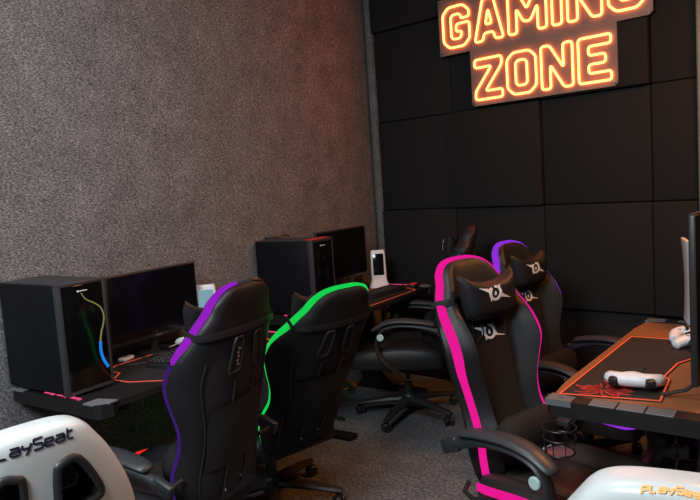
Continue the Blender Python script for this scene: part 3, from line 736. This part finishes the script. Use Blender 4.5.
def controller(label, loc, rz, tilt=0):
    t = thing('game_controller', label, 'game controller', loc, rz, 'white game controllers on the right desk')
    # path from left grip tip over the body to the right grip tip
    P = catmull([(-.078, -.062, .016), (-.075, -.040, .022), (-.066, -.005, .030), (-.040, .018, .034), (0, .020, .034), (.040, .018, .034), (.066, -.005, .030), (.075, -.040, .022), (.078, -.062, .016)], 6)
    n_ = len(P); rx = []; ry = []
    for i in range(n_):
        u = abs(2 * i / (n_ - 1) - 1); rx.append(.027 if u < .45 else .027 - .009 * ((u - .45) / .55) ** 1.2); ry.append(.024 - .005 * u)
    rx[0] = rx[-1] = .008; ry[0] = ry[-1] = .006; rx[1] = rx[-2] = .015; ry[1] = ry[-2] = .012
    m = MB(); m.tube(P, rx, 16, flat=ry, up=(0, 0, 1)); m.ball((0, .004, .037), (.055, .032, .020)); b = m.build('controller_shell', 'white', t, ang=60)
    m = MB(); m.box((0, .014, .0530), (.050, .030, .004), bev=.0015); m.build('touch_pad', 'white', b)
    m = MB(); m.ball((0, -.028, .030), (.040, .020, .018)); m.build('centre_grip', 'plastic', b)
    for sg in (1, -1):
        m = MB(); m.cyl((sg * .026, -.012, .045), (sg * .026, -.012, .060), .0065, n=14); m.cyl((sg * .026, -.012, .060), (sg * .026, -.012, .068), .0115, n=18, bev=.002); m.build('thumb_stick', 'plastic', b)
        m = MB(); m.box((sg * .056, .036, .030), (.032, .026, .032), rot=(R(-20), 0, R(-20 * sg)), bev=.008); m.build('trigger', 'plastic', b)
        m = MB(); m.cyl((sg * .058, .0, .045), (sg * .058, .0, .0515), .013, n=18, bev=.002); m.build('button_cluster', 'greyprint', b)
    return t
controller('white game controller lying on the red claw graphic', (2.545, -1.855, .754), 192)
controller('white game controller farther back on the right desk, left of the pair', (2.545, -1.125, .754), 20)
controller('white game controller beside the television edge, right of the pair', (2.612, -1.265, .754), -20)

# cup holder clipped under the near edge of the right desk
t = thing('cup_holder', 'black wire cup holder hanging from the near corner of the right desk', 'cup holder', (2.432, -2.19, 0), 0)
m = MB()
for z, r_ in ((.705, .052), (.672, .050), (.625, .046)):
    m.tube([Vector((r_ * math.cos(2 * math.pi * k / 32), r_ * math.sin(2 * math.pi * k / 32), z)) for k in range(32)], .0022, 6, closed=True)
m.tube([Vector((.03 * math.cos(2 * math.pi * k / 24), .03 * math.sin(2 * math.pi * k / 24), .622)) for k in range(24)], .002, 6, closed=True)
for k in range(8):
    a = 2 * math.pi * k / 8; c_, s_ = math.cos(a), math.sin(a)
    m.tube([(c_ * .052, s_ * .052, .705), (c_ * .046, s_ * .046, .625), (c_ * .004, s_ * .004, .621)], .0018, 6)
m.build('wire_basket', 'chrome' if False else 'metalblack', t)
m = MB(); m.box((-.012, .062, .700), (.045, .035, .020), bev=.004); m.box((-.012, .085, .694), (.05, .05, .008), bev=.002); m.build('clamp', 'plastic', t)
m = MB(); m.cyl((0, 0, .6235), (0, 0, .6255), .040, n=24); m.build('base_plate', mat('dull_pink_metal', (.35, .16, .19), .35, metal=.6), t)

# tower under right desk
t = thing('computer_tower', 'black computer tower on the floor under the right desk with a small white emblem', 'computer', (2.52, -1.13, 0), 180)
m = MB(); m.box((0, 0, .215), (.20, .36, .40), bev=.006); m.build('case_body', 'case', t)
m = MB(); m.box((0, .184, .215), (.19, .008, .39), bev=.002); fp = m.build('front_panel', 'glass', t)
m = MB(); f = lambda x, y, z: Vector((x, .1885 + z, .365 + y))
m.prism([(0, .03), (.007, 0), (0, .006), (-.007, 0)], 0, .001, f); m.prism([(.007, 0), (.022, -.010), (.004, -.003)], 0, .001, f); m.prism([(-.007, 0), (-.022, -.010), (-.004, -.003)], 0, .001, f); m.build('white_emblem', 'greyprint', fp, smooth=False)
for x, y in ((-1, -1), (-1, 1), (1, -1), (1, 1)):
    m = MB(); m.cyl((x * .07, y * .13, 0), (x * .07, y * .13, .017), .014, n=12); m.build('foot', 'plastic', t)
# low box by the right desk
t = thing('storage_box', 'black box with thin white outlines on its lid, under the right desk', 'box', (2.70, -1.53, 0), 12)
m = MB(); m.box((0, 0, .175), (.24, .22, .35), bev=.006); m.build('box_body', 'metalblack', t)
m = MB(); m.box((0, 0, .358), (.25, .23, .018), bev=.004); ld = m.build('lid', 'metalblack', t)
m = MB()
for xa, xb in ((-.115, -.045), (-.035, .035), (.045, .115)):
    m.tube([(xa, -.10, .3672), (xb, -.10, .3672), (xb, .10, .3672), (xa, .10, .3672)], .0013, 6, closed=True)
m.build('white_outline', 'whiteprint', ld)

# ------------------------------------------------------------------ white racing seats
def racing_seat(label, loc, rz, ink, hole_seed=0):
    # seat faces local +Y ; rear face of the shell looks along -Y ; text reads left to right seen from behind
    t = thing('racing_seat', label, 'racing seat', (loc[0], loc[1], 0), rz, 'white racing simulator seats')
    tt = math.tan(R(10))
    def pl(z): return -.0 - (z - .45) * tt            # rear plane lean
    S_ = [(.42, .225, .10), (.50, .250, .12), (.60, .262, .125), (.70, .262, .12), (.78, .242, .115), (.84, .216, .11), (.90, .184, .105), (.94, .156, .10), (.972, .132, .09), (.990, .108, .075), (1.000, .075, .05), (1.004, .03, .03)]
    m = MB(); rg = []
    for z, hw, dp in [tuple(v) for v in catmull([Vector(s) for s in S_], 3)]:
        ring = []; n = 36
        for k in range(n):
            a = 2 * math.pi * k / n; cx, sy = math.cos(a), math.sin(a)
            x = hw * math.copysign(abs(cx) ** .55, cx); yy = .5 * dp * math.copysign(abs(sy) ** .55, sy)
            if yy > 0: yy += .04 * (abs(x) / .27) ** 3
            ring.append(Vector((x, pl(z) + yy + .05 - .018 * (1 - (x / .27) ** 2) * max(0, -yy) / (.5 * dp), z)))
        rg.append(ring)
    m.loft(rg)
    bmesh.ops.recalc_face_normals(m.bm, faces=m.bm.faces)
    me = bpy.data.meshes.new('shell_raw'); m.bm.to_mesh(me); m.bm.free(); raw = bpy.data.objects.new('shell_raw', me); COL.objects.link(raw)
    HO0 = [(.040, .912), (.098, .922), (.112, .912), (.150, .800), (.146, .782), (.128, .772), (.060, .775), (.045, .785), (.030, .895)]
    HO = [(.050, .905), (.090, .905), (.142, .812), (.132, .785), (.052, .785), (.038, .798), (.038, .888)]
    cm = MB()
    for sg in (1, -1): cm.prism([(x * sg, z) for x, z in HO], -.3, .3, lambda x, y, z: Vector((x, z, y)))
    bmesh.ops.recalc_face_normals(cm.bm, faces=cm.bm.faces)
    me = bpy.data.meshes.new('cut'); cm.bm.to_mesh(me); cm.bm.free(); cut = bpy.data.objects.new('cut', me); COL.objects.link(cut)
    bo = raw.modifiers.new('b', 'BOOLEAN'); bo.operation = 'DIFFERENCE'; bo.object = cut; bo.solver = 'EXACT'
    dg = bpy.context.evaluated_depsgraph_get(); me2 = bpy.data.meshes.new_from_object(raw.evaluated_get(dg))
    bpy.data.objects.remove(raw); bpy.data.objects.remove(cut)
    me2.name = 'seat_shell'; me2.materials.clear(); me2.materials.append(M['whitevinyl'])
    for p_ in me2.polygons: p_.use_smooth = True
    me2.materials.append(M['holeinside'])
    for p_ in me2.polygons:
        cx_, cz_ = abs(p_.center.x), p_.center.z
        for i_ in range(len(HO)):
            a_, b_ = Vector(HO[i_]), Vector(HO[(i_ + 1) % len(HO)]); d_ = b_ - a_; q_ = Vector((cx_, cz_)) - a_; tt_ = max(0, min(1, q_.dot(d_) / d_.dot(d_)))
            if (q_ - d_ * tt_).length < .0012 and abs(p_.normal.y) < .5: p_.material_index = 1
    me2.set_sharp_from_angle(angle=R(45))
    sh = bpy.data.objects.new('seat_shell', me2); COL.objects.link(sh); sh.parent = t
    def ry(x, z):
        # y of the rear surface
        for (a, b) in zip(S_, S_[1:]):
            if a[0] <= z <= b[0]:
                k = (z - a[0]) / (b[0] - a[0]); hw = a[1] + (b[1] - a[1]) * k; dp = a[2] + (b[2] - a[2]) * k; break
        else: hw, dp = .06, .05
        q = min(.999, abs(x) / hw); ca = q ** (1 / .55); sa = math.sqrt(max(0, 1 - ca * ca)); return pl(z) - .5 * dp * sa ** .55 + .05 - .018 * (1 - (x / .27) ** 2) * sa ** .55
    for sg in (1, -1):
        P = catmull([Vector((x * sg, 0, z)) for x, z in HO], 4, True)
        P = [Vector((p.x, ry(p.x, p.z) - .003, p.z)) for p in P]
        m = MB(); m.tube(P, .0072, 10, closed=True, flat=.010); m.build('hole_rim', 'trimrubber', sh)
        m = MB(); Q = catmull([Vector((x * sg, 0, z)) for x, z in HO], 4, True); cx = sum(q.x for q in Q) / len(Q); cz = sum(q.z for q in Q) / len(Q)
        Q = [Vector((cx + (q.x - cx) * .97, 0, cz + (q.z - cz) * .97)) for q in Q]
        m.loft([[Vector((q.x, pl(q.z) + yy, q.z)) for q in Q] for yy in (-.01, .03, .07, .10)], cap=False); m.build('hole_lining', 'holeinside', sh)
    m = MB(); m.prism([(-.17, .78), (.17, .78), (.14, .94), (-.14, .94)], .0, .012, lambda x, y, z: Vector((x, pl(y) + .118 + z, y))); m.build('inner_cushion', 'fabric', t, smooth=False)
    m = MB(); m.tube(catmull([Vector((-.15, pl(.80) + .110, .80)), Vector((-.09, pl(.84) + .108, .845)), Vector((-.03, pl(.85) + .108, .855))], 5), .004, 6); m.build('cushion_piping', 'whiteprint', t)
    # lettering on the rear
    m = MB(); TW = .195
    wtot = .0 + 8 * .022 * (.82) + 7 * .022 * .24
    from mathutils.bvhtree import BVHTree
    bt = BVHTree.FromPolygons([v.co.copy() for v in me2.vertices], [tuple(p_.vertices) for p_ in me2.polygons])
    h = .0235 if ink == 'inkblue' else .0115; wtot = h * 8 * 1.02; dv = Vector((0, 1, 0)) if ink == 'inkblue' else Vector((0, 1, -.75)).normalized()
    def drape(x, y, z):
        o_ = Vector((x, -.5, .960 + y)) if ink == 'inkblue' else Vector((x, -.5, 1.296 + y * 1.2 - 3.5 * x * x))
        hit = bt.ray_cast(o_, dv)
        return (hit[0] if hit[0] is not None else Vector((x, -.04, .98))) - dv * (.0005 + z)
    def f0(x, y, z): return drape(x - wtot / 2 - (.012 if ink == 'inkblue' else 0), y, z)
    stroke_text(m, 'PLAYSEAT', h, f0, .0019 if ink == 'inkblue' else .0018, wr=.82, gap=.24, slant=.08); m.build('lettering', ink, sh, smooth=False)
    if ink == 'inkorange':
        m = MB(); 
        for k in range(3):
            m.tube([drape(.036 + .006 * k, 0, .002), drape(.042 + .006 * k, .014 - .003 * k, .002)], .0008, 6)
        m.build('violet_print_mark', 'inkviolet', sh)
    # seat base and frame
    m = MB(); m.box((0, .30, .36), (.48, .50, .12), bev=.04, seg=4); m.box((.22, .30, .42), (.07, .50, .10), bev=.03, seg=3); m.box((-.22, .30, .42), (.07, .50, .10), bev=.03, seg=3); m.build('seat_cushion', 'fabric', t)
    m = MB()
    for sg in (1, -1):
        m.tube([(sg * .20, -.02, .60), (sg * .20, .02, .40), (sg * .20, .06, .30), (sg * .20, .50, .28), (sg * .20, .54, .02)], .016, 10); m.tube([(sg * .20, .08, .30), (sg * .20, -.02, .02)], .016, 10); m.tube([(sg * .20, -.06, .017), (sg * .20, .60, .017)], .016, 10)
    m.tube([(-.20, .0, .017), (.20, .0, .017)], .014, 10); m.tube([(-.20, .54, .017), (.20, .54, .017)], .014, 10); m.tube([(-.2, .1, .29), (.2, .1, .29)], .014, 10)
    m.build('tube_frame', 'metalblack', t)
    return t
racing_seat('white racing seat back with dark PLAYSEAT lettering, bottom left of the picture', (1.705, -3.503), 88, 'inkblue')
racing_seat('white racing seat top with orange lettering, bottom right corner of the picture', (2.990, -2.957), 16, 'inkorange')
